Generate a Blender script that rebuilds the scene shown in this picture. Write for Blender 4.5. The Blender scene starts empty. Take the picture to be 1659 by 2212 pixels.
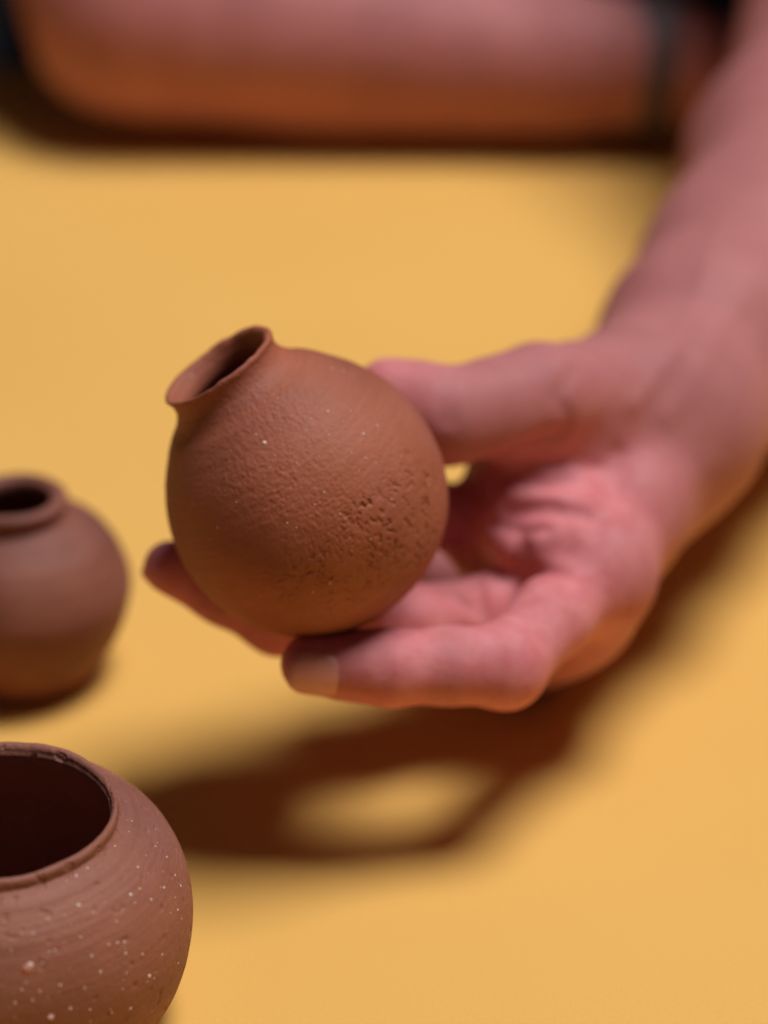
import bpy, bmesh, math, random
import numpy as np
from mathutils import Vector, Matrix

random.seed(4)
rng = np.random.RandomState(7)
S = bpy.context.scene
COL = S.collection
R = math.radians

# ------------------------------------------------------------------ camera
PITCH = R(29.0)
CAM_Z = 0.430                       # lens height over the tabletop
FOCUS = 0.700
cam_d = bpy.data.cameras.new('camera')
cam = bpy.data.objects.new('camera', cam_d)
COL.objects.link(cam)
cam.location = (0, 0, CAM_Z)
cam.rotation_euler = (math.pi / 2 - PITCH, 0, 0)
cam_d.sensor_fit = 'VERTICAL'
cam_d.sensor_height = 36.0
cam_d.sensor_width = 27.0
cam_d.lens = 96.96
cam_d.clip_start = 0.02
cam_d.clip_end = 50
cam_d.dof.use_dof = True
cam_d.dof.focus_distance = 0.648
cam_d.dof.aperture_fstop = 4.6
S.camera = cam

# ------------------------------------------------------------------ world, lamp, exposure
W = bpy.data.worlds.new('World')
S.world = W
W.use_nodes = True
W.node_tree.nodes['Background'].inputs[0].default_value = (0.60, 0.55, 0.65, 1)
W.node_tree.nodes['Background'].inputs[1].default_value = 0.042

lamp_d = bpy.data.lights.new('studio_lamp', 'AREA')
lamp_d.shape = 'DISK'
lamp_d.size = 1.55
lamp_d.energy = 134.0
lamp_d.color = (1.0, 0.95, 0.97)
lamp = bpy.data.objects.new('studio_lamp', lamp_d)
COL.objects.link(lamp)
LAMP_POS = Vector((0.95, 0.86, 3.40))
lamp.location = LAMP_POS
lamp.rotation_euler = (Vector((0.0, 0.66, 0.05)) - LAMP_POS).to_track_quat('-Z', 'Y').to_euler()

S.view_settings.view_transform = 'Standard'
S.view_settings.look = 'None'
S.view_settings.exposure = 0.0
S.view_settings.gamma = 1.0
S.cycles.max_bounces = 10
S.cycles.diffuse_bounces = 6
S.cycles.use_denoising = True

MM = 0.1175                         # millimetres per survey unit at the focus distance


def at(px, py, s):
    """Survey point of the photograph (1659 units wide), at s focus distances along the lens axis -> metres."""
    u = (px - 829.5) * MM / 1000
    v = (1106 - py) * MM / 1000
    c, sn = math.cos(PITCH), math.sin(PITCH)
    return np.array([s * u, s * (FOCUS * c + v * sn), CAM_Z - s * (FOCUS * sn - v * c)])


def tag(o, label=None, cat=None, group=None, kind=None):
    if label: o['label'] = label
    if cat: o['category'] = cat
    if group: o['group'] = group
    if kind: o['kind'] = kind
    return o


# ------------------------------------------------------------------ node helpers
def new_mat(name):
    m = bpy.data.materials.new(name)
    m.use_nodes = True
    nt = m.node_tree
    return m, nt, nt.nodes['Principled BSDF']


def node(nt, typ, **kw):
    n = nt.nodes.new(typ)
    for k, v in kw.items():
        if k in n.inputs:
            n.inputs[k].default_value = v
        else:
            setattr(n, k, v)
    return n


def ramp(nt, src, stops):
    r = nt.nodes.new('ShaderNodeValToRGB')
    cr = r.color_ramp
    while len(cr.elements) < len(stops):
        cr.elements.new(0.5)
    for e, (p, c) in zip(cr.elements, stops):
        e.position = p
        e.color = c if len(c) == 4 else (*c, 1)
    nt.links.new(src, r.inputs[0])
    return r


def mix(nt, fac, a, b, blend='MIX'):
    m = nt.nodes.new('ShaderNodeMix')
    m.data_type = 'RGBA'
    m.blend_type = blend
    for sock, val in ((m.inputs[0], fac), (m.inputs[6], a), (m.inputs[7], b)):
        if hasattr(val, 'links'):
            nt.links.new(val, sock)
        elif isinstance(val, (int, float)):
            sock.default_value = val
        else:
            sock.default_value = (*val, 1)
    return m.outputs[2]


def noise(nt, co, scale, detail=4, rough=0.55, dist=0.0):
    n = node(nt, 'ShaderNodeTexNoise', Scale=scale, Detail=detail, Roughness=rough, Distortion=dist)
    nt.links.new(co, n.inputs['Vector'])
    return n.outputs['Fac']


def bump(nt, height, strength, dist, normal=None):
    b = node(nt, 'ShaderNodeBump', Strength=strength, Distance=dist)
    nt.links.new(height, b.inputs['Height'])
    if normal is not None:
        nt.links.new(normal, b.inputs['Normal'])
    return b.outputs['Normal']


# ------------------------------------------------------------------ materials
def clay_material(name, base, dark, light, speck):
    m, nt, p = new_mat(name)
    tc = node(nt, 'ShaderNodeTexCoord')
    co = tc.outputs['Object']
    broad = noise(nt, co, 45, 3, 0.6)
    c = ramp(nt, broad, [(0.30, dark), (0.52, base), (0.75, light)]).outputs[0]
    slow = ramp(nt, noise(nt, co, 17, 2, 0.5), [(0.38, (0.90, 0.95, 1.02)), (0.64, (1.12, 1.13, 0.92))]).outputs[0]
    c = mix(nt, 1.0, c, slow, 'MULTIPLY')
    # streaks left by the turning wheel
    mp = node(nt, 'ShaderNodeMapping')
    mp.inputs['Scale'].default_value = (60, 60, 1500)
    nt.links.new(co, mp.inputs['Vector'])
    streak = noise(nt, mp.outputs[0], 1.0, 3, 0.6)
    sr = ramp(nt, streak, [(0.3, (0.86, 0.84, 0.83)), (0.7, (1.07, 1.07, 1.07))]).outputs[0]
    c = mix(nt, 0.55, c, sr, 'MULTIPLY')
    fine = noise(nt, co, 1500, 3, 0.7)
    fr = ramp(nt, fine, [(0.3, (0.82, 0.80, 0.79)), (0.7, (1.12, 1.12, 1.12))]).outputs[0]
    c = mix(nt, 0.6, c, fr, 'MULTIPLY')
    # very small pale grains
    vo = node(nt, 'ShaderNodeTexVoronoi', Scale=520.0, Randomness=1.0)
    nt.links.new(co, vo.inputs['Vector'])
    wn = node(nt, 'ShaderNodeTexWhiteNoise')
    nt.links.new(vo.outputs['Color'], wn.inputs['Vector'])
    near = ramp(nt, vo.outputs['Distance'], [(0.10, (1, 1, 1)), (0.17, (0, 0, 0))]).outputs[0]
    some = ramp(nt, wn.outputs['Value'], [(1 - speck, (0, 0, 0)), (1 - speck + 0.01, (1, 1, 1))]).outputs[0]
    g = mix(nt, 1.0, near, some, 'MULTIPLY')
    c = mix(nt, g, c, (0.62, 0.42, 0.33))
    nt.links.new(c, p.inputs['Base Color'])
    p.inputs['Roughness'].default_value = 0.66
    p.inputs['Specular IOR Level'].default_value = 0.45
    n1 = bump(nt, streak, 0.35, 0.00012)
    n2 = bump(nt, fine, 0.5, 0.00014, n1)
    n3 = bump(nt, noise(nt, co, 620, 3, 0.6), 0.5, 0.0003, n2)
    nt.links.new(n3, p.inputs['Normal'])
    return m


M_POT = clay_material('terracotta_orange', (0.362, 0.104, 0.058), (0.322, 0.087, 0.043), (0.392, 0.122, 0.076), 0.03)
M_BOWL = clay_material('terracotta_red', (0.290, 0.106, 0.074), (0.252, 0.088, 0.058), (0.325, 0.126, 0.090), 0.04)
M_JAR = clay_material('terracotta_brown', (0.240, 0.080, 0.056), (0.200, 0.064, 0.042), (0.270, 0.096, 0.070), 0.01)


def plain(name, col, rough, spec=0.3, bs=0, bd=0.0, var=0.12):
    m, nt, p = new_mat(name)
    co = node(nt, 'ShaderNodeTexCoord').outputs['Object']
    n = noise(nt, co, bs or 300, 4, 0.6)
    c = ramp(nt, n, [(0.3, tuple(x * (1 - var) for x in col)), (0.7, tuple(min(1, x * (1 + var)) for x in col))]).outputs[0]
    nt.links.new(c, p.inputs['Base Color'])
    p.inputs['Roughness'].default_value = rough
    p.inputs['Specular IOR Level'].default_value = spec
    if bd:
        nt.links.new(bump(nt, n, 0.5, bd), p.inputs['Normal'])
    return m


M_GRIT = plain('pale_grit', (0.72, 0.55, 0.46), 0.7)
M_GRIT_PINK = plain('pink_grit', (0.50, 0.20, 0.14), 0.75)
M_SHIRT = plain('black_jersey', (0.012, 0.011, 0.013), 0.9, 0.1, 900, 0.0004)
M_STRAP = plain('dark_strap', (0.10, 0.072, 0.078), 0.6, 0.4, 700, 0.0003)
M_DARK = plain('charcoal_cloth', (0.035, 0.033, 0.038), 0.95, 0.1, 500, 0.0005)


def table_material():
    m, nt, p = new_mat('yellow_paper')
    co = node(nt, 'ShaderNodeTexCoord').outputs['Object']
    a = noise(nt, co, 5, 3, 0.5)
    c = ramp(nt, a, [(0.35, (0.775, 0.455, 0.112)), (0.65, (0.80, 0.475, 0.122))]).outputs[0]
    f = noise(nt, co, 1400, 2, 0.6)
    fr = ramp(nt, f, [(0.3, (0.95, 0.945, 0.94)), (0.7, (1.03, 1.03, 1.03))]).outputs[0]
    c = mix(nt, 1.0, c, fr, 'MULTIPLY')
    nt.links.new(c, p.inputs['Base Color'])
    p.inputs['Roughness'].default_value = 0.85
    p.inputs['Specular IOR Level'].default_value = 0.15
    nt.links.new(bump(nt, f, 0.25, 0.0002), p.inputs['Normal'])
    return m


M_TABLE = table_material()


def skin_material():
    m, nt, p = new_mat('skin')
    co = node(nt, 'ShaderNodeTexCoord').outputs['Object']
    at_ = node(nt, 'ShaderNodeAttribute', attribute_name='palm')
    arm = ramp(nt, noise(nt, co, 38, 4, 0.6), [(0.3, (0.40, 0.148, 0.140)), (0.7, (0.49, 0.190, 0.178))]).outputs[0]
    plm = ramp(nt, noise(nt, co, 110, 5, 0.65), [(0.36, (0.60, 0.172, 0.180)), (0.66, (0.71, 0.262, 0.268))]).outputs[0]
    c = mix(nt, at_.outputs['Fac'], arm, plm)
    f = noise(nt, co, 700, 3, 0.6)
    fr = ramp(nt, f, [(0.3, (0.93, 0.91, 0.91)), (0.7, (1.04, 1.04, 1.04))]).outputs[0]
    c = mix(nt, 0.8, c, fr, 'MULTIPLY')
    nt.links.new(c, p.inputs['Base Color'])
    p.inputs['Roughness'].default_value = 0.6
    p.inputs['Specular IOR Level'].default_value = 0.25
    p.inputs['Subsurface Weight'].default_value = 0.35
    p.inputs['Subsurface Radius'].default_value = (1.0, 0.35, 0.2)
    p.inputs['Subsurface Scale'].default_value = 0.004
    vo = node(nt, 'ShaderNodeTexVoronoi', Scale=900.0, feature='DISTANCE_TO_EDGE')
    nt.links.new(co, vo.inputs['Vector'])
    n1 = bump(nt, vo.outputs['Distance'], 0.25, 0.0002)
    nt.links.new(bump(nt, f, 0.3, 0.0002, n1), p.inputs['Normal'])
    return m


M_SKIN = skin_material()
M_NAIL = plain('fingernail', (0.74, 0.33, 0.28), 0.38, 0.5, 200, 0.0, 0.06)


# ------------------------------------------------------------------ mesh helpers
def link_mesh(name, co, faces4, mat, parent=None, normals=None):
    me = bpy.data.meshes.new(name)
    co = np.asarray(co, dtype=np.float32)
    f = np.asarray(faces4, dtype=np.int32)
    me.vertices.add(len(co))
    me.vertices.foreach_set('co', co.ravel())
    k = f.shape[1]
    me.loops.add(f.size)
    me.loops.foreach_set('vertex_index', f.ravel())
    me.polygons.add(len(f))
    me.polygons.foreach_set('loop_start', np.arange(0, f.size, k, dtype=np.int32))
    me.update(calc_edges=True)
    me.polygons.foreach_set('use_smooth', np.ones(len(f), dtype=bool))
    me.materials.append(mat)
    if normals is not None:
        me.normals_split_custom_set_from_vertices(normals)
    o = bpy.data.objects.new(name, me)
    COL.objects.link(o)
    o.parent = parent
    return o


def vnoise(p, scale, seed=0):
    """smooth value noise in -1..1 at points p (n,3) metres; scale in cells per metre (scalar or 3)"""
    q = p * scale + 100.37 + seed * 17.13
    i = np.floor(q).astype(np.int64)
    f = q - i
    f = f * f * f * (f * (f * 6 - 15) + 10)
    out = np.zeros(len(p))
    for dx in (0, 1):
        for dy in (0, 1):
            for dz in (0, 1):
                h = (i[:, 0] + dx) * 374761393 + (i[:, 1] + dy) * 668265263 + (i[:, 2] + dz) * 2147483647 + seed * 974711
                h = (h ^ (h >> 13)) * 1274126177
                h = (h ^ (h >> 16)) & 0xFFFF
                w = (f[:, 0] if dx else 1 - f[:, 0]) * (f[:, 1] if dy else 1 - f[:, 1]) * (f[:, 2] if dz else 1 - f[:, 2])
                out += w * (h / 32767.5 - 1)
    return out


def sstep(a, b, x):
    t = np.clip((x - a) / (b - a), 0, 1)
    return t * t * (3 - 2 * t)


def spline(pts, n):
    """Catmull-Rom through profile points, resampled to n points evenly by length"""
    P = np.array([pts[0]] + list(pts) + [pts[-1]], float)
    out = []
    for k in range(1, len(P) - 2):
        t = np.linspace(0, 1, 40, endpoint=False)[:, None]
        p0, p1, p2, p3 = P[k - 1], P[k], P[k + 1], P[k + 2]
        out.append(0.5 * (2 * p1 + (p2 - p0) * t + (2 * p0 - 5 * p1 + 4 * p2 - p3) * t * t + (3 * p1 - p0 - 3 * p2 + p3) * t ** 3))
    out = np.vstack(out + [P[-2][None]])
    L = np.r_[0, np.cumsum(np.linalg.norm(np.diff(out, axis=0), axis=1))]
    l = np.linspace(0, L[-1], n)
    return np.c_[np.interp(l, L, out[:, 0]), np.interp(l, L, out[:, 1])]


def rot_to(axis):
    return Vector((0, 0, 1)).rotation_difference(Vector(axis)).to_matrix()


def make_pot(name, centre, axis, outer, rim, inner, mat, seg, n_out, n_rim, n_in, displace, rim_jit):
    """a thrown pot: outer wall, lip and inner wall are one turned surface; the lip is a child"""
    prof_o = spline(outer, n_out)
    prof_r = spline(rim, n_rim)
    prof_i = spline(inner, n_in)
    prof = np.vstack([prof_o, prof_r[1:], prof_i[1:]]) / 1000.0
    n = len(prof)
    region = np.r_[np.zeros(n_out), np.ones(n_rim - 1), np.full(n_in - 1, 2)]
    a = np.linspace(0, 2 * math.pi, seg, endpoint=False)
    r = np.maximum(prof[:, 0], 1e-5)
    co = np.zeros((n, seg, 3))
    co[:, :, 0] = r[:, None] * np.cos(a)
    co[:, :, 1] = r[:, None] * np.sin(a)
    co[:, :, 2] = prof[:, 1][:, None]
    d = np.gradient(prof, axis=0)
    nr = np.c_[d[:, 1], -d[:, 0]]
    nr /= np.linalg.norm(nr, axis=1)[:, None] + 1e-12
    nv = np.zeros_like(co)
    nv[:, :, 0] = nr[:, 0][:, None] * np.cos(a)
    nv[:, :, 1] = nr[:, 0][:, None] * np.sin(a)
    nv[:, :, 2] = nr[:, 1][:, None]
    flat, nf = co.reshape(-1, 3), nv.reshape(-1, 3)
    reg = np.repeat(region, seg)
    disp = displace(flat, reg)
    # uneven hand-made lip
    wob = vnoise(flat, 95.0, 3) * 0.0004 + vnoise(flat, 380.0, 4) * rim_jit
    top = sstep(prof_o[-1, 1] / 1000 - 0.004, prof_r[:, 1].max() / 1000, flat[:, 2])
    flat = flat + nf * disp[:, None]
    flat[:, 2] += wob * top
    i = np.arange(n - 1)[:, None] * seg
    j = np.arange(seg)[None]
    j2 = (j + 1) % seg
    faces = np.stack([i + j, i + j2, i + seg + j2, i + seg + j], -1).reshape(-1, 4)
    freg = np.repeat(np.maximum(region[:-1], region[1:]), seg)
    freg[np.repeat((region[:-1] == 1) & (region[1:] == 2), seg)] = 2
    # vertex normals of the whole pot, so the lip joins without a seam
    v = flat[faces]
    fn = np.cross(v[:, 2] - v[:, 0], v[:, 3] - v[:, 1])
    vn = np.zeros_like(flat)
    for k in range(4):
        for ax in range(3):
            vn[:, ax] += np.bincount(faces[:, k], weights=fn[:, ax], minlength=len(flat))
    vn /= np.linalg.norm(vn, axis=1)[:, None] + 1e-20

    def sub(nm, sel, par):
        fs = faces[sel]
        used, inv = np.unique(fs, return_inverse=True)
        return link_mesh(nm, flat[used], inv.reshape(fs.shape), mat, par, vn[used])
    root = sub(name, freg != 1, None)
    root.matrix_world = Matrix.Translation(Vector(centre)) @ rot_to(axis).to_4x4()
    sub('rim', freg == 1, root)
    return root


def grit_mesh(name, items, mat, parent, kind=None):
    """small grains standing in the clay; items = (point, normal, radius) in the pot's own frame"""
    bm = bmesh.new()
    for p, nrm, rad in items:
        q = Vector(nrm).to_track_quat('Z', 'Y').to_matrix().to_4x4()
        sx, sy = random.uniform(0.7, 1.25), random.uniform(0.7, 1.25)
        mt = Matrix.Translation(Vector(p)) @ q @ Matrix.Rotation(random.uniform(0, 6.28), 4, 'Z') @ Matrix.Diagonal((rad * sx, rad * sy, rad * 0.45, 1))
        bmesh.ops.create_icosphere(bm, subdivisions=1, radius=1.0, matrix=mt)
    me = bpy.data.meshes.new(name)
    bm.to_mesh(me)
    bm.free()
    me.materials.append(mat)
    for pl in me.polygons:
        pl.use_smooth = True
    o = bpy.data.objects.new(name, me)
    COL.objects.link(o)
    o.parent = parent
    if kind: o['kind'] = kind
    return o


def ray_dir(px, py):
    p = at(px, py, 1.0) - np.array([0, 0, CAM_Z])
    return Vector(p).normalized()


def hit(ob, px, py):
    """first point of a pot's wall in the direction of a survey point, in the pot's frame"""
    inv = ob.matrix_world.inverted()
    o = inv @ Vector((0, 0, CAM_Z))
    d = inv.to_3x3() @ ray_dir(px, py)
    ok, loc, nrm, _ = ob.ray_cast(o, d)
    return (loc, nrm) if ok else None


# ------------------------------------------------------------------ tabletop and backdrop
def sheet(name, x0, x1, y0, y1, z, thick, mat):
    bm = bmesh.new()
    bmesh.ops.create_cube(bm, size=1.0, matrix=Matrix.Translation(((x0 + x1) / 2, (y0 + y1) / 2, z - thick / 2)) @ Matrix.Diagonal((x1 - x0, y1 - y0, thick, 1)))
    bmesh.ops.bevel(bm, geom=[e for e in bm.edges], offset=0.003, segments=2, affect='EDGES')
    me = bpy.data.meshes.new(name)
    bm.to_mesh(me)
    bm.free()
    me.materials.append(mat)
    o = bpy.data.objects.new(name, me)
    COL.objects.link(o)
    return o


table = sheet('tabletop', -0.9, 0.9, 0.10, 1.19, 0.0, 0.03, M_TABLE)
tag(table, kind='structure')
backdrop = sheet('backdrop', -2.0, 2.0, 2.0, 2.05, 1.6, 2.4, M_DARK)
tag(backdrop, kind='structure')

# ------------------------------------------------------------------ the pot in the hand
POT_C = at(654, 1057, 1.0)
cam_r, cam_u, cam_b = np.array([1, 0, 0]), np.array([0, math.sin(PITCH), math.cos(PITCH)]), np.array([0, -math.cos(PITCH), math.sin(PITCH)])
POT_A = -0.55 * cam_r + 0.80 * cam_u + 0.36 * cam_b
POT_A = POT_A / np.linalg.norm(POT_A)


def pot_local(px, py):
    """unit direction, in the pot's frame, of a spot on its front"""
    o = np.array([0, 0, CAM_Z])
    d = np.array(ray_dir(px, py))
    oc = o - POT_C
    b = d @ oc
    disc = b * b - (oc @ oc - 0.0357 ** 2)
    t = -b - math.sqrt(max(disc, 0))
    w = Vector((o + t * d - POT_C) / 0.0357)
    return np.array(rot_to(POT_A).inverted() @ w)


PITS = [(pot_local(x, y), w, a) for x, y, w, a in (
    (800, 1100, 0.13, 1.0), (770, 1130, 0.10, 0.9), (885, 1000, 0.10, 0.9), (915, 1090, 0.14, 0.8),
    (850, 1150, 0.24, 0.7), (780, 1215, 0.30, 0.6), (690, 1230, 0.26, 0.5), (900, 1180, 0.24, 0.7), (730, 1290, 0.32, 0.45), (870, 1060, 0.2, 0.7), (925, 1030, 0.14, 0.7), (640, 1270, 0.25, 0.35))]
SCRAPE = pot_local(760, 1230)
ROUGH = [(pot_local(x, y), w) for x, y, w in ((560, 900, 0.35), (530, 1010, 0.35), (610, 1040, 0.35), (700, 1090, 0.3), (650, 870, 0.3))]


def disp_pot(p, reg):
    u = p / (np.linalg.norm(p, axis=1)[:, None] + 1e-9)
    rough = np.zeros(len(p))
    for dd, w in ROUGH:
        rough = np.maximum(rough, np.exp(-((u - dd) ** 2).sum(1) / w ** 2))
    pit = np.zeros(len(p))
    for dd, w, a in PITS:
        pit = np.maximum(pit, a * np.exp(-((u - dd) ** 2).sum(1) / w ** 2))
    d = vnoise(p, 38, 1) * 0.00045 + vnoise(p, 110, 2) * 0.00008
    d += vnoise(p, np.array([40, 40, 900]), 5) * 0.00004
    g = vnoise(p, np.array([1400, 1400, 1700]), 6) + 0.7 * vnoise(p, 2100, 7)
    d += g * (0.000022 + 0.000062 * rough)
    holes = sstep(0.26, 0.62, vnoise(p, np.array([1150, 1150, 950]), 8) + 0.5 * vnoise(p, 2300, 9) + 0.25 * vnoise(p, 400, 26))
    d -= holes * (0.00055 * pit * sstep(-0.9, -0.1, vnoise(p, 230, 10)) + 0.00002)
    low = np.exp(-((u - SCRAPE) ** 2).sum(1) / 0.75 ** 2)
    scr = sstep(0.10, 0.55, vnoise(p, np.array([420, 420, 1500]), 19) + 0.35 * vnoise(p, 1600, 20))
    d -= scr * 0.00017 * low * sstep(-0.5, 0.4, vnoise(p, 120, 24))
    # crease where the neck was joined
    d[reg == 2] *= 0.5
    return d


pot = make_pot('clay_pot', POT_C, POT_A,
               outer=[(0.01, -37.6), (6, -37.4), (12.5, -35.8), (21, -31.3), (29, -23.4), (34.0, -12.5), (35.4, -2), (33.8, 8.5), (29.7, 17.6), (25.0, 24.1),
                      (21.0, 28.6), (17.5, 31.4), (15.5, 34.2)],
               rim=[(15.5, 34.2), (15.1, 35.7), (15.2, 37.4), (15.8, 38.9), (15.4, 39.8), (14.0, 39.3), (12.9, 36.4)],
               inner=[(12.9, 36.4), (12.8, 34.0), (16, 30.6), (23, 25.5), (30, 14), (32.3, 0), (30, -13), (22, -25), (10, -32), (0.01, -33.5)],
               mat=M_POT, seg=1000, n_out=440, n_rim=40, n_in=60, displace=disp_pot, rim_jit=0.00022)
tag(pot, 'small round orange terracotta pot tilted with flared mouth, held in the hand', 'pot')
items = []
for x, y, rad in ((571, 957, 0.8), (708, 889, 0.50), (785, 938, 0.36), (757, 888, 0.24), (742, 910, 0.22), (672, 905, 0.2), (760, 978, 0.25),
                  (790, 990, 0.25), (812, 1000, 0.22), (640, 1000, 0.2), (700, 1063, 0.28), (680, 1090, 0.22), (620, 1130, 0.25), (553, 938, 0.22),
                  (510, 1085, 0.22), (712, 1258, 0.5), (676, 1278, 0.35), (860, 1052, 0.25), (846, 1078, 0.28), (800, 1165, 0.22), (760, 1190, 0.2),
                  (600, 860, 0.2), (535, 860, 0.2), (470, 1140, 0.22), (455, 1165, 0.2), (640, 1140, 0.2), (735, 1110, 0.2), (710, 940, 0.22),
                  (660, 930, 0.18), (690, 985, 0.18), (595, 985, 0.22), (583, 1010, 0.2)):
    h = hit(pot, x, y)
    if h: items.append((h[0], h[1], rad * 0.001))
grit_mesh('grit', items, M_GRIT, pot, 'stuff')

# ------------------------------------------------------------------ the wide-mouthed pot in front
BOWL_C = at(3, 1970, 0.932)


def disp_bowl(p, reg):
    ang = np.arctan2(p[:, 1], p[:, 0])
    d = vnoise(p, 30, 11) * 0.0005
    ring = vnoise(np.c_[np.cos(ang) * 0.02, np.sin(ang) * 0.02, p[:, 2]], np.array([22, 22, 950]), 12)
    ring3 = vnoise(np.c_[np.cos(ang) * 0.02, np.sin(ang) * 0.02, p[:, 2]], np.array([45, 45, 1900]), 25)
    d += ring3 * 0.00006 * sstep(-0.005, 0.018, p[:, 2])
    ring2 = vnoise(np.c_[np.cos(ang) * 0.02, np.sin(ang) * 0.02, p[:, 2]], np.array([30, 30, 420]), 13)
    hi = sstep(0.000, 0.022, p[:, 2])
    d += (ring * 0.00010 + ring2 * 0.00013) * (0.30 + hi)
    d += (vnoise(p, 900, 14) * 0.00003 + vnoise(p, 2000, 15) * 0.00002)
    holes = sstep(0.55, 0.85, vnoise(p, 520, 16) + 0.2 * vnoise(p, 1700, 17))
    d -= holes * 0.00028
    d[reg == 1] += vnoise(p[reg == 1], 600, 18) * 0.00007
    nick = np.exp(-((p - NICK) ** 2).sum(1) / 0.0013 ** 2) + 0.7 * np.exp(-((p - NICK2) ** 2).sum(1) / 0.0011 ** 2)
    d -= nick * 0.0012
    d[reg == 2] *= 0.4
    return d


NICK = 0.0293 * np.array([math.cos(0.42), math.sin(0.42), 0]) + np.array([0, 0, 0.0275])
NICK2 = 0.0295 * np.array([math.cos(0.30), math.sin(0.30), 0]) + np.array([0, 0, 0.0270])
bowl = make_pot('clay_jar', BOWL_C, (-0.01, 0.02, 1.0),
                outer=[(0.01, -30.0), (26, -31.0), (32, -30.2), (37.6, -25.8), (42.4, -17), (44.9, -6), (45.1, 3), (43.4, 11), (39.9, 17.9), (35, 22.7), (30.9, 25.4), (29.8, 26.0)],
                rim=[(29.8, 26.0), (29.3, 26.5), (29.4, 27.6), (29.1, 28.6), (28.4, 29.0), (27.5, 28.3), (26.9, 26.6)],
                inner=[(26.9, 26.6), (26.9, 24.9), (31, 21), (38, 12), (41.5, 0), (40, -10), (34, -20), (20, -25.5), (0.01, -26)],
                mat=M_BOWL, seg=800, n_out=330, n_rim=40, n_in=60, displace=disp_bowl, rim_jit=0.00007)
tag(bowl, 'reddish terracotta pot with wide dark open mouth and white specks, nearest the camera', 'pot')
bk = 0.2949
items, pinks = [], []
for cx, cy, rad in ((220, 1785, 0.95), (1093, 1862, 0.62), (370, 2165, 0.75), (575, 1345, 0.55), (1010, 1065, 0.42), (957, 1267, 0.45), (1107, 1302, 0.38),
                    (1202, 1215, 0.42), (1325, 1203, 0.42), (1023, 1223, 0.36), (842, 910, 0.34), (1222, 990, 0.3), (670, 1717, 0.42), (592, 1578, 0.38),
                    (860, 1620, 0.35), (912, 1612, 0.32), (797, 1632, 0.28), (1043, 1705, 0.32), (920, 1697, 0.36), (735, 1835, 0.38), (290, 1976, 0.4),
                    (158, 1962, 0.35), (310, 1768, 0.36), (403, 1672, 0.34), (360, 1682, 0.28), (240, 1550, 0.32), (680, 1392, 0.3), (988, 1327, 0.3),
                    (1303, 1378, 0.32), (853, 1463, 0.3), (1187, 1705, 0.28), (1305, 1768, 0.28), (955, 2100, 0.4), (658, 2108, 0.32), (515, 2100, 0.36),
                    (238, 2040, 0.3), (557, 1130, 0.36), (640, 1072, 0.3), (488, 1165, 0.24), (965, 727, 0.28), (945, 803, 0.2), (1153, 885, 0.22),
                    (1138, 910, 0.22), (1283, 1123, 0.3), (1072, 980, 0.2), (1330, 1443, 0.25), (1250, 1400, 0.22), (928, 1838, 0.26), (620, 1950, 0.28),
                    (900, 1958, 0.22), (348, 1445, 0.28), (80, 1675, 0.26), (110, 2060, 0.3), (1110, 2120, 0.3), (820, 2130, 0.26), (440, 1930, 0.36)):
    h = hit(bowl, cx * bk, cy * bk + 1559.5)
    if h: items.append((h[0], h[1], rad * 0.00105))
for k in range(80):
    h = hit(bowl, random.uniform(0, 415), random.uniform(1700, 2212))
    if h and h[0].z < 0.022: items.append((h[0], h[1], random.uniform(0.08, 0.2) * 0.001))
grit_mesh('grit', items, M_GRIT, bowl, 'stuff')
for cx, cy, rad in ((200, 1815, 1.25), (1080, 1905, 0.9), (375, 2160, 0.95), (1085, 1155, 0.5), (1100, 1245, 0.55), (935, 715, 0.6), (865, 590, 0.5), (475, 1055, 0.6)):
    h = hit(bowl, cx * bk, cy * bk + 1559.5)
    if h: pinks.append((h[0] - h[1] * 0.0002, h[1], rad * 0.001))
grit_mesh('pink_grit', pinks, M_GRIT_PINK, bowl, 'stuff')

# ------------------------------------------------------------------ the narrow-necked pot behind
jl = at(43, 1262, 1.132)
jl[2] = 0.0266


def disp_jar(p, reg):
    d = vnoise(p, 36, 21) * 0.0005 + vnoise(p, np.array([40, 40, 500]), 22) * 0.00008 + vnoise(p, 900, 23) * 0.00003
    d[reg == 2] *= 0.4
    return d


jar = make_pot('clay_jar', jl, (0, 0, 1),
               outer=[(0.01, -25.53), (16, -26.46), (20.6, -26.18), (22.2, -24.51), (24.2, -20.81), (28.2, -13.88), (31.2, -5.55), (32.2, 1.85), (30.2, 9.25), (26, 16.19), (20.4, 20.91), (16.2, 23.5), (14.4, 25.16)],
               rim=[(14.4, 25.16), (14.0, 26.09), (14.7, 27.38), (15.2, 28.68), (14.4, 29.79), (12.4, 29.97), (10.7, 28.86)],
               inner=[(10.7, 28.86), (10.2, 26.36), (13, 22.39), (22, 15.73), (27, 5.55), (27.5, -4.625), (22, -17.57), (10, -22.2), (0.01, -22.66)],
               mat=M_JAR, seg=300, n_out=130, n_rim=24, n_in=40, displace=disp_jar, rim_jit=0.0001)
tag(jar, 'brown terracotta pot with narrow neck and rolled lip, standing blurred behind', 'pot')
items = []
for x, y, rad in ((70, 1240, 0.8), (215, 1243, 0.7), (40, 1165, 0.6), (160, 1250, 0.5), (120, 1330, 0.5), (20, 1290, 0.4)):
    h = hit(jar, x, y)
    if h: items.append((h[0], h[1], rad * 0.001))
grit_mesh('grit', items, M_GRIT_PINK, jar, 'stuff')

# ------------------------------------------------------------------ the person: signed-distance body, meshed with surface nets
GROUPS = {}          # group -> list of (a, b, ra, rb)
GK = {}              # blend radius inside the group


def cone(g, a, b, ra, rb):
    GROUPS.setdefault(g, []).append((np.asarray(a, float), np.asarray(b, float), ra / 1000, rb / 1000))


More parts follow.
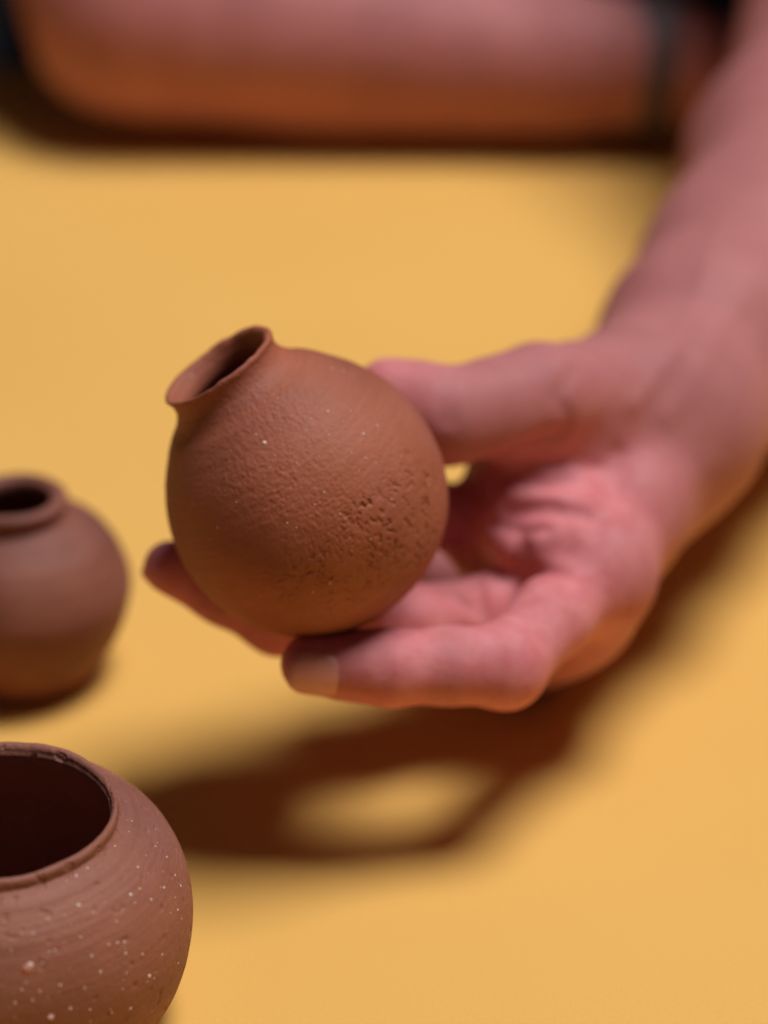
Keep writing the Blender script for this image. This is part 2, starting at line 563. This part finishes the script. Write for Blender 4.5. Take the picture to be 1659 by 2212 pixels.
def chain(g, pts, waist=0.94, k=0.004):
    """pts = (point, radius mm); every segment thins a little between its joints"""
    GK[g] = k
    for (a, ra), (b, rb) in zip(pts[:-1], pts[1:]):
        m = (np.asarray(a) + np.asarray(b)) / 2
        rm = (ra + rb) / 2 * waist
        cone(g, a, m, ra, rm)
        cone(g, m, b, rm, rb)


wrist = at(1412, 930, 1.13)
i_mcp, i_pip, i_dip, i_tip = at(1287, 1236, 1.06), at(1095, 1440, 1.01), at(840, 1442, 0.998), at(672, 1434, 0.995)
m_mcp, m_pip, m_dip, m_tip = at(1235, 1305, 1.082), at(890, 1350, 1.058), at(600, 1335, 1.042), at(366, 1222, 1.032)
r_mcp, r_pip, r_dip, r_tip = at(1165, 1340, 1.10), at(1008, 1128, 1.088), at(862, 1085, 1.068), at(765, 1072, 1.064)
p_mcp, p_pip, p_dip, p_tip = at(1130, 1390, 1.135), at(985, 1290, 1.15), at(880, 1200, 1.145), at(820, 1150, 1.13)
t_cmc, t_mcp, t_ip, t_tip = at(1330, 860, 1.105), at(1165, 862, 1.065), at(965, 897, 1.042), at(836, 850, 1.0445)

chain('palm', [(wrist, 24), (i_mcp, 13.5)], 0.88, 0.010)
chain('palm', [(wrist, 24), (m_mcp, 13.5)], 0.85, 0.010)
chain('palm', [(wrist, 24), (r_mcp, 13)], 0.85, 0.010)
chain('palm', [(wrist, 24), (p_mcp, 12)], 0.9, 0.010)
chain('palm', [(i_mcp, 12), (m_mcp, 12), (r_mcp, 12), (p_mcp, 11)], 1.0, 0.010)
chain('palm', [(t_cmc, 17), (at(1140, 1020, 1.088), 14), (at(1165, 1130, 1.08), 14), (i_mcp, 11)], 1.0, 0.012)     # the web of the thumb
chain('thumb', [(t_cmc, 17), (t_mcp, 14.8), (t_ip, 11.4), (t_tip, 9.2)], 0.97, 0.006)
chain('index', [(i_mcp, 12.6), (i_pip, 10.4), (i_dip, 9.0), (i_tip, 7.9)], 0.95)
chain('middle', [(m_mcp, 12.6), (m_pip, 10.2), (m_dip, 8.8), (m_tip, 7.3)], 0.95)
chain('ring', [(r_mcp, 12), (r_pip, 9.8), (r_dip, 8.6), (r_tip, 7.4)], 0.95)
chain('pinky', [(p_mcp, 11), (p_pip, 8.6), (p_dip, 7.6), (p_tip, 6.6)], 0.95)

fore_mid = at(1634, 592, 1.25)
elbow = at(1868, 170, 1.42)
sh_l = np.array([0.215, 1.235, 0.350])
GK['arm'] = 0.02
chain('arm', [(wrist, 24.5), (fore_mid, 33.5), (elbow, 44)], 1.02, 0.02)
chain('arm', [(elbow, 44), (sh_l, 56)], 1.0, 0.02)
# the other forearm lies along the table's far edge
e2, f2, w2 = at(295, 20, 1.655), at(680, 76, 1.655), at(1412, 138, 1.64)
f3 = at(1000, 114, 1.65)
sh_r = np.array([-0.215, 1.270, 0.350])
chain('far_arm', [(w2, 24.5), (f3, 29), (f2, 35.5), (e2, 42)], 1.0, 0.012)
chain('far_arm', [(e2, 42), (sh_r, 56)], 1.0, 0.02)
k2 = w2 + np.array([0.075, -0.004, -0.010])
chain('far_palm', [(w2, 24), (k2, 17)], 0.95, 0.010)
chain('far_palm', [(w2, 22), (k2 + np.array([0.0, -0.024, -0.004]), 14)], 0.95, 0.010)
for i, oy in enumerate((-0.03, -0.011, 0.008, 0.026)):
    b = k2 + np.array([0.0, oy, -0.004])
    chain('far_finger%d' % i, [(b, 10.5), (b + np.array([0.038, 0, 0.002]), 9), (b + np.array([0.062, 0, -0.012]), 8), (b + np.array([0.072, 0, -0.026]), 7)])
chain('far_thumb', [(w2 + np.array([0.02, -0.014, 0]), 14), (w2 + np.array([0.055, -0.040, -0.004]), 11), (w2 + np.array([0.085, -0.048, -0.010]), 8.5)])
# trunk under the shirt
chain('trunk', [(sh_l + np.array([-0.02, 0.02, 0]), 58), (np.array([0.0, 1.29, 0.36]), 75), (sh_r + np.array([0.02, 0.0, 0]), 58)], 1.0, 0.05)
chain('trunk', [(np.array([0.07, 1.31, 0.30]), 95), (np.array([0.06, 1.32, 0.0]), 88), (np.array([0.07, 1.33, -0.18]), 95)], 1.0, 0.05)
chain('trunk', [(np.array([-0.07, 1.31, 0.30]), 95), (np.array([-0.06, 1.32, 0.0]), 88), (np.array([-0.07, 1.33, -0.18]), 95)], 1.0, 0.05)
chain('trunk', [(np.array([0.0, 1.30, 0.36]), 60), (np.array([0.0, 1.29, 0.46]), 55)], 1.0, 0.05)


def smin(a, b, k):
    h = np.clip(0.5 + 0.5 * (b - a) / k, 0, 1)
    return b + (a - b) * h - k * h * (1 - h)


def d_cone(p, c):
    a, b, ra, rb = c
    ba = b - a
    t = np.clip(((p - a) @ ba) / (ba @ ba), 0, 1)
    q = p - a - t[:, None] * ba
    return np.sqrt((q * q).sum(1)) - (ra + t * (rb - ra))


def d_poly(p, pts):
    out = np.full(len(p), 1e9)
    for a, b in zip(pts[:-1], pts[1:]):
        out = np.minimum(out, d_cone(p, (a, b, 0, 0)))
    return out


# skin folds: (points, depth mm, half width mm); negative depth = a pad that bulges
FOLDS = []


def skin_at(px, py):
    d = np.array(ray_dir(px, py))
    t = 0.55
    for _ in range(60):
        x = body_sdf((np.array([0, 0, CAM_Z]) + d * t)[None])[0]
        t += x * 0.8
        if abs(x) < 5e-5: break
    return np.array([0, 0, CAM_Z]) + d * t


def add_folds():
    raw = [([(1046, 996), (1119, 972), (1212, 941)], 2.4, 2.8),
           ([(1105, 1032), (1180, 1043), (1243, 1036)], 1.5, 1.8),
           ([(1110, 1070), (1190, 1078), (1270, 1084)], -0.7, 2.6),
           ([(1100, 1110), (1190, 1100), (1285, 1122)], 2.3, 2.3),
           ([(1087, 1183), (1100, 1190)], -2.2, 4.5),
           ([(1129, 1180), (1112, 1240), (1212, 1240)], 2.3, 2.2),
           ([(1170, 1170), (1250, 1160)], -1.0, 4.0),
           ([(1060, 1130), (1130, 1150), (1180, 1145)], 1.5, 1.7),
           ([(1150, 1010), (1230, 1000), (1290, 1010)], 0.8, 1.8),
           ([(1290, 1150), (1330, 1060), (1335, 980)], 0.9, 2.4),
           ([(1000, 1375), (1012, 1420)], 0.5, 1.5), ([(1110, 1330), (1160, 1375)], 0.5, 1.6),
           ([(962, 810), (952, 860), (958, 910)], 0.6, 1.5), ([(985, 808), (975, 860), (980, 915)], 0.5, 1.3),
           ([(1370, 870), (1450, 760), (1520, 600), (1560, 480)], -0.9, 3.0), ([(1440, 900), (1530, 760), (1600, 640)], -0.7, 3.2),
           ([(1240, 800), (1200, 860), (1230, 905)], 0.7, 2.2), ([(830, 1400), (822, 1440), (830, 1480)], 0.35, 1.0), ([(848, 1398), (842, 1440), (848, 1480)], 0.35, 1.0),
           ([(1030, 1255), (1040, 1325), (955, 1277)], 1.6, 1.9)]
    done = [([skin_at(*q) for q in pts], a, b) for pts, a, b in raw]
    FOLDS.extend(done)



def body_sdf(p, use=None):
    g = {}
    for name, prims in GROUPS.items():
        d = None
        for i, c in enumerate(prims):
            if use is not None and not use[name][i]:
                continue
            x = d_cone(p, c)
            d = x if d is None else smin(d, x, GK[name])
        if d is not None:
            g[name] = d
    big = np.full(len(p), 1.0)
    base = g.get('palm', big)
    if 'thumb' in g: base = smin(base, g['thumb'], 0.007)
    if 'arm' in g: base = smin(base, g['arm'], 0.016)
    out = base
    for f in ('index', 'middle', 'ring', 'pinky'):
        if f in g:
            out = np.minimum(out, smin(base, g[f], 0.005))
    if 'trunk' in g:
        out = smin(out, g['trunk'], 0.03)
    far = g.get('far_arm', big)
    if 'far_palm' in g: far = smin(far, g['far_palm'], 0.012)
    if 'far_thumb' in g: far = smin(far, g['far_thumb'], 0.008)
    fo = far
    for i in range(4):
        if 'far_finger%d' % i in g:
            fo = np.minimum(fo, smin(far, g['far_finger%d' % i], 0.005))
    if 'trunk' in g:
        out = smin(out, fo, 0.02)
    else:
        out = np.minimum(out, fo)
    out = out + vnoise(p, 24, 41) * 0.0011 + vnoise(p, 70, 42) * 0.00035
    for pts, dep, wid in FOLDS:
        q = d_poly(p, pts)
        out = out + dep / 1000 * np.exp(-(q / (wid / 1000)) ** 2)
    return out


def axis_grid(lo, d0, d1, hi, step, grow, mx):
    """fine steps between d0 and d1, growing outside"""
    mid = list(np.arange(d0, d1, step))
    left, s, x = [], step, d0
    while x > lo:
        s = min(s * grow, mx)
        x -= s
        left.append(x)
    right, s, x = [], step, mid[-1]
    while x < hi:
        s = min(s * grow, mx)
        x += s
        right.append(x)
    return np.array(left[::-1] + mid + right)


def mesh_sdf(sdf, groups, xs, ys, zs, reach=0.03):
    B = 12
    ax = []
    for a in (xs, ys, zs):
        n = (len(a) - 1 + B - 1) // B * B + 1
        last = a[-1] - a[-2]
        ax.append(np.r_[a, a[-1] + last * np.arange(1, n - len(a) + 1)])
    xs, ys, zs = ax
    nx, ny, nz = len(xs), len(ys), len(zs)
    bx, by, bz = np.meshgrid(np.arange(0, nx - 1, B), np.arange(0, ny - 1, B), np.arange(0, nz - 1, B), indexing='ij')
    blocks = np.stack([bx.ravel(), by.ravel(), bz.ravel()], 1)
    lo = np.c_[xs[blocks[:, 0]], ys[blocks[:, 1]], zs[blocks[:, 2]]]
    hi = np.c_[xs[blocks[:, 0] + B], ys[blocks[:, 1] + B], zs[blocks[:, 2] + B]]
    cen, half = (lo + hi) / 2, np.linalg.norm(hi - lo, axis=1) / 2
    cd = {g: [d_cone(cen, c) for c in prims] for g, prims in groups.items()}
    verts_id, verts_co, quads = [], [], []

    def cid(i, j, k):
        return (i * ny + j) * nz + k
    for bi in range(len(blocks)):
        use, near = {}, 1e9
        for g, ds in cd.items():
            use[g] = [d[bi] - half[bi] < reach for d in ds]
            near = min(near, min(d[bi] for d in ds))
        if near - half[bi] > 0.012:
            continue
        if near + half[bi] < -0.012:
            continue
        i0, j0, k0 = blocks[bi]
        X, Y, Z = np.meshgrid(xs[i0:i0 + B + 1], ys[j0:j0 + B + 1], zs[k0:k0 + B + 1], indexing='ij')
        d = sdf(np.c_[X.ravel(), Y.ravel(), Z.ravel()], use).reshape(B + 1, B + 1, B + 1)
        neg = d < 0
        if neg.all() or not neg.any():
            continue
        acc = np.zeros((B, B, B, 3))
        cnt = np.zeros((B, B, B))
        crd = np.stack([X, Y, Z], -1)
        for axis in range(3):
            sl0 = [slice(None)] * 3
            sl1 = [slice(None)] * 3
            sl0[axis], sl1[axis] = slice(0, B), slice(1, B + 1)
            a, b = d[tuple(sl0)], d[tuple(sl1)]
            cr = (a < 0) != (b < 0)
            t = np.where(cr, a / np.where(cr, a - b, 1), 0)
            pt = crd[tuple(sl0)] + (crd[tuple(sl1)] - crd[tuple(sl0)]) * t[..., None]
            o1, o2 = [x for x in range(3) if x != axis]
            for s1 in (0, 1):
                for s2 in (0, 1):
                    q = [slice(0, B)] * 3
                    q[o1] = slice(s1, s1 + B)
                    q[o2] = slice(s2, s2 + B)
                    c = cr[tuple(q)]
                    acc += np.where(c[..., None], pt[tuple(q)], 0)
                    cnt += c
            # faces for edges owned by this block
            q = [slice(0, B)] * 3
            own = np.argwhere(cr[tuple(q)])
            if len(own):
                flip = a[tuple(q)][tuple(own.T)] < 0
                gi = own + np.array([i0, j0, k0])
                e1, e2_ = np.zeros(3, int), np.zeros(3, int)
                e1[(axis + 1) % 3] = 1
                e2_[(axis + 2) % 3] = 1
                c4 = [gi, gi - e1, gi - e1 - e2_, gi - e2_]
                ids = np.stack([cid(c[:, 0], c[:, 1], c[:, 2]) for c in c4], 1)
                ids[~flip] = ids[~flip][:, ::-1]
                quads.append(ids)
        act = np.argwhere(cnt > 0)
        if len(act):
            verts_id.append(cid(act[:, 0] + i0, act[:, 1] + j0, act[:, 2] + k0))
            verts_co.append(acc[tuple(act.T)] / cnt[tuple(act.T)][:, None])
    vid = np.concatenate(verts_id)
    vco = np.concatenate(verts_co)
    o = np.argsort(vid)
    vid, vco = vid[o], vco[o]
    q = np.concatenate(quads)
    pos = np.clip(np.searchsorted(vid, q), 0, len(vid) - 1)
    good = (vid[pos] == q).all(1)
    return vco, pos[good]


xs = axis_grid(-0.34, -0.070, 0.100, 0.34, 0.0012, 1.06, 0.006)
ys = axis_grid(0.55, 0.595, 0.740, 1.46, 0.0012, 1.05, 0.006)
zs = axis_grid(-0.30, 0.030, 0.140, 0.55, 0.0012, 1.06, 0.006)
add_folds()
vco, vq = mesh_sdf(body_sdf, GROUPS, xs, ys, zs)

person = bpy.data.objects.new('person', None)
COL.objects.link(person)
person.location = (0.0, 1.30, 0.0)
bpy.context.view_layer.update()
off = np.array(person.location)
tag(person, 'person in black shirt leaning on the table edge, bare hand holding a tilted pot', 'person')
body = link_mesh('body', vco - off, vq, M_SKIN, person)
# palms and finger pads are pinker than the back of the hand and the arms
hc = [(at(1200, 1120, 1.07), 0.030), (at(1180, 1320, 1.04), 0.030), (i_pip, 0.022), (i_dip, 0.020), (i_tip, 0.020), (m_pip, 0.02), (m_dip, 0.02), (m_tip, 0.02), (t_tip, 0.016)]
pf = np.zeros(len(vco))
for c, w in hc:
    pf = np.maximum(pf, np.exp(-((vco - c) ** 2).sum(1) / w ** 2))
pf = np.clip(pf * 1.25, 0, 1)
attr = body.data.attributes.new('palm', 'FLOAT', 'POINT')
attr.data.foreach_set('value', pf.astype(np.float32))


# fingernails: curved plates seated on the last joint
def fingernail(a, b, dorsal, ra, rb, length, width):
    a, b = np.asarray(a), np.asarray(b)
    ax_ = (b - a) / np.linalg.norm(b - a)
    dz = np.asarray(dorsal, float)
    dz = dz - ax_ * (dz @ ax_)
    dz /= np.linalg.norm(dz)
    side = np.cross(ax_, dz)
    tip = b + ax_ * rb / 1000 * 0.72
    n, mwid = 14, 13
    top, bot = [], []
    for i in range(n + 1):
        t = i / n
        l = (t - 1) * length / 1000
        # rounded at the cuticle, squarer at the free edge
        w = 1.0 * (1 - max(0, 0.42 - t) ** 2 / 0.42 ** 2 * 0.62) * (1 - max(0, t - 0.70) ** 2 / 0.09 * 0.45)
        for j in range(mwid + 1):
            s = (j / mwid * 2 - 1) * w
            ang = s * width
            c = tip + ax_ * l
            tt = np.clip((c - a) @ ax_ / np.linalg.norm(b - a), 0, 1.0)
            base = a + ax_ * ((c - a) @ ax_)
            rr = (ra + (rb - ra) * tt) / 1000
            rr = rr * (1 - 0.10 * max(0, (t - 0.55) / 0.45) ** 2)
            edge = min(1, (1 - abs(j / mwid * 2 - 1)) * 5, t * 5 + 0.15)
            for lst, lift in ((top, -0.0004 + 0.0009 * edge), (bot, -0.0014)):
                lst.append(base + (dz * math.cos(ang) + side * math.sin(ang)) * (rr + lift))
    co = np.array(top + bot)
    N = (n + 1) * (mwid + 1)
    f = []
    for i in range(n):
        for j in range(mwid):
            q = [i * (mwid + 1) + j, i * (mwid + 1) + j + 1, (i + 1) * (mwid + 1) + j + 1, (i + 1) * (mwid + 1) + j]
            f.append(q)
            f.append([x + N for x in q[::-1]])
    for i in range(n):
        for j in (0, mwid):
            p0, p1 = i * (mwid + 1) + j, (i + 1) * (mwid + 1) + j
            f.append([p0, p1, p1 + N, p0 + N] if j == 0 else [p1, p0, p0 + N, p1 + N])
    for j in range(mwid):
        for i in (0, n):
            p0, p1 = i * (mwid + 1) + j, i * (mwid + 1) + j + 1
            f.append([p1, p0, p0 + N, p1 + N] if i == 0 else [p0, p1, p1 + N, p0 + N])
    return link_mesh('fingernail', co - off, f, M_NAIL, person)


fingernail(i_dip, i_tip, cam_b * 0.92 - cam_u * 0.40, 9.0, 7.9, 14.0, 0.95)
fingernail(m_dip, m_tip, -cam_u * 0.55 - cam_b * 0.9, 8.8, 7.3, 11.5, 0.7)
fingernail(r_dip, r_tip, -cam_b, 8.6, 7.4, 11, 0.85)
fingernail(p_dip, p_tip, -cam_b, 7.6, 6.6, 10, 0.85)
fingernail(t_ip, t_tip, (np.array(t_tip) - POT_C), 10.6, 8.8, 14, 0.85)

# ------------------------------------------------------------------ black shirt and wrist strap
SG = {}
_body_groups, GROUPS = GROUPS, SG


def grow(pts, e):
    return [(p, r + e) for p, r in pts]


chain('cloth', [(np.array([0.075, 1.31, 0.31]), 108), (np.array([0.07, 1.315, 0.0]), 104), (np.array([0.08, 1.33, -0.20]), 112)], 1.0, 0.06)
chain('cloth', [(np.array([-0.075, 1.31, 0.31]), 108), (np.array([-0.07, 1.315, 0.0]), 104), (np.array([-0.08, 1.33, -0.20]), 112)], 1.0, 0.06)
chain('cloth', [(sh_l + np.array([-0.02, 0.02, 0]), 68), (np.array([0.0, 1.29, 0.36]), 84), (sh_r + np.array([0.02, 0.0, 0]), 68)], 1.0, 0.05)
up = (np.array(elbow) - sh_l)
chain('cloth', [(sh_l, 68), (sh_l + up * 0.5, 64)], 1.0, 0.04)
up = (np.array(e2) - sh_r)
chain('cloth', [(sh_r, 68), (sh_r + up * 0.5, 64)], 1.0, 0.04)


def cloth_sdf(p, use=None):
    d = None
    for i, c in enumerate(SG['cloth']):
        x = d_cone(p, c)
        d = x if d is None else smin(d, x, 0.045)
    folds = vnoise(p, np.array([14, 14, 6]), 31) * 0.004 + vnoise(p, np.array([30, 30, 14]), 32) * 0.002
    d = d + folds
    return np.maximum(d, (p[:, 2] - 0.43))


g6 = 0.007
sv, sq = mesh_sdf(cloth_sdf, SG, np.arange(-0.36, 0.36, g6), np.arange(1.0, 1.5, g6), np.arange(-0.34, 0.5, g6), 0.1)
GROUPS = _body_groups
link_mesh('shirt', sv - off, sq, M_SHIRT, person)

# strap round the far wrist
ax_w = np.array(w2) - np.array(f2)
ax_w /= np.linalg.norm(ax_w)
wc = np.array(w2) + ax_w * 0.000
uu = np.cross(ax_w, [0, 0, 1.0])
uu /= np.linalg.norm(uu)
vv = np.cross(uu, ax_w)
sec = [(-9, 25.0), (-9.5, 27.0), (-8.5, 28.0), (0, 28.6), (8.5, 28.0), (9.5, 27.0), (9, 25.0)]
n = 48
co = []
for k in range(n):
    a = 2 * math.pi * k / n
    for l, r_ in sec:
        co.append(wc + ax_w * l / 1000 + (uu * math.cos(a) + vv * math.sin(a)) * r_ / 1000)
m_ = len(sec)
fc = [[k * m_ + j, k * m_ + (j + 1) % m_, ((k + 1) % n) * m_ + (j + 1) % m_, ((k + 1) % n) * m_ + j] for k in range(n) for j in range(m_)]
link_mesh('wrist_strap', np.array(co) - off, fc, M_STRAP, person)
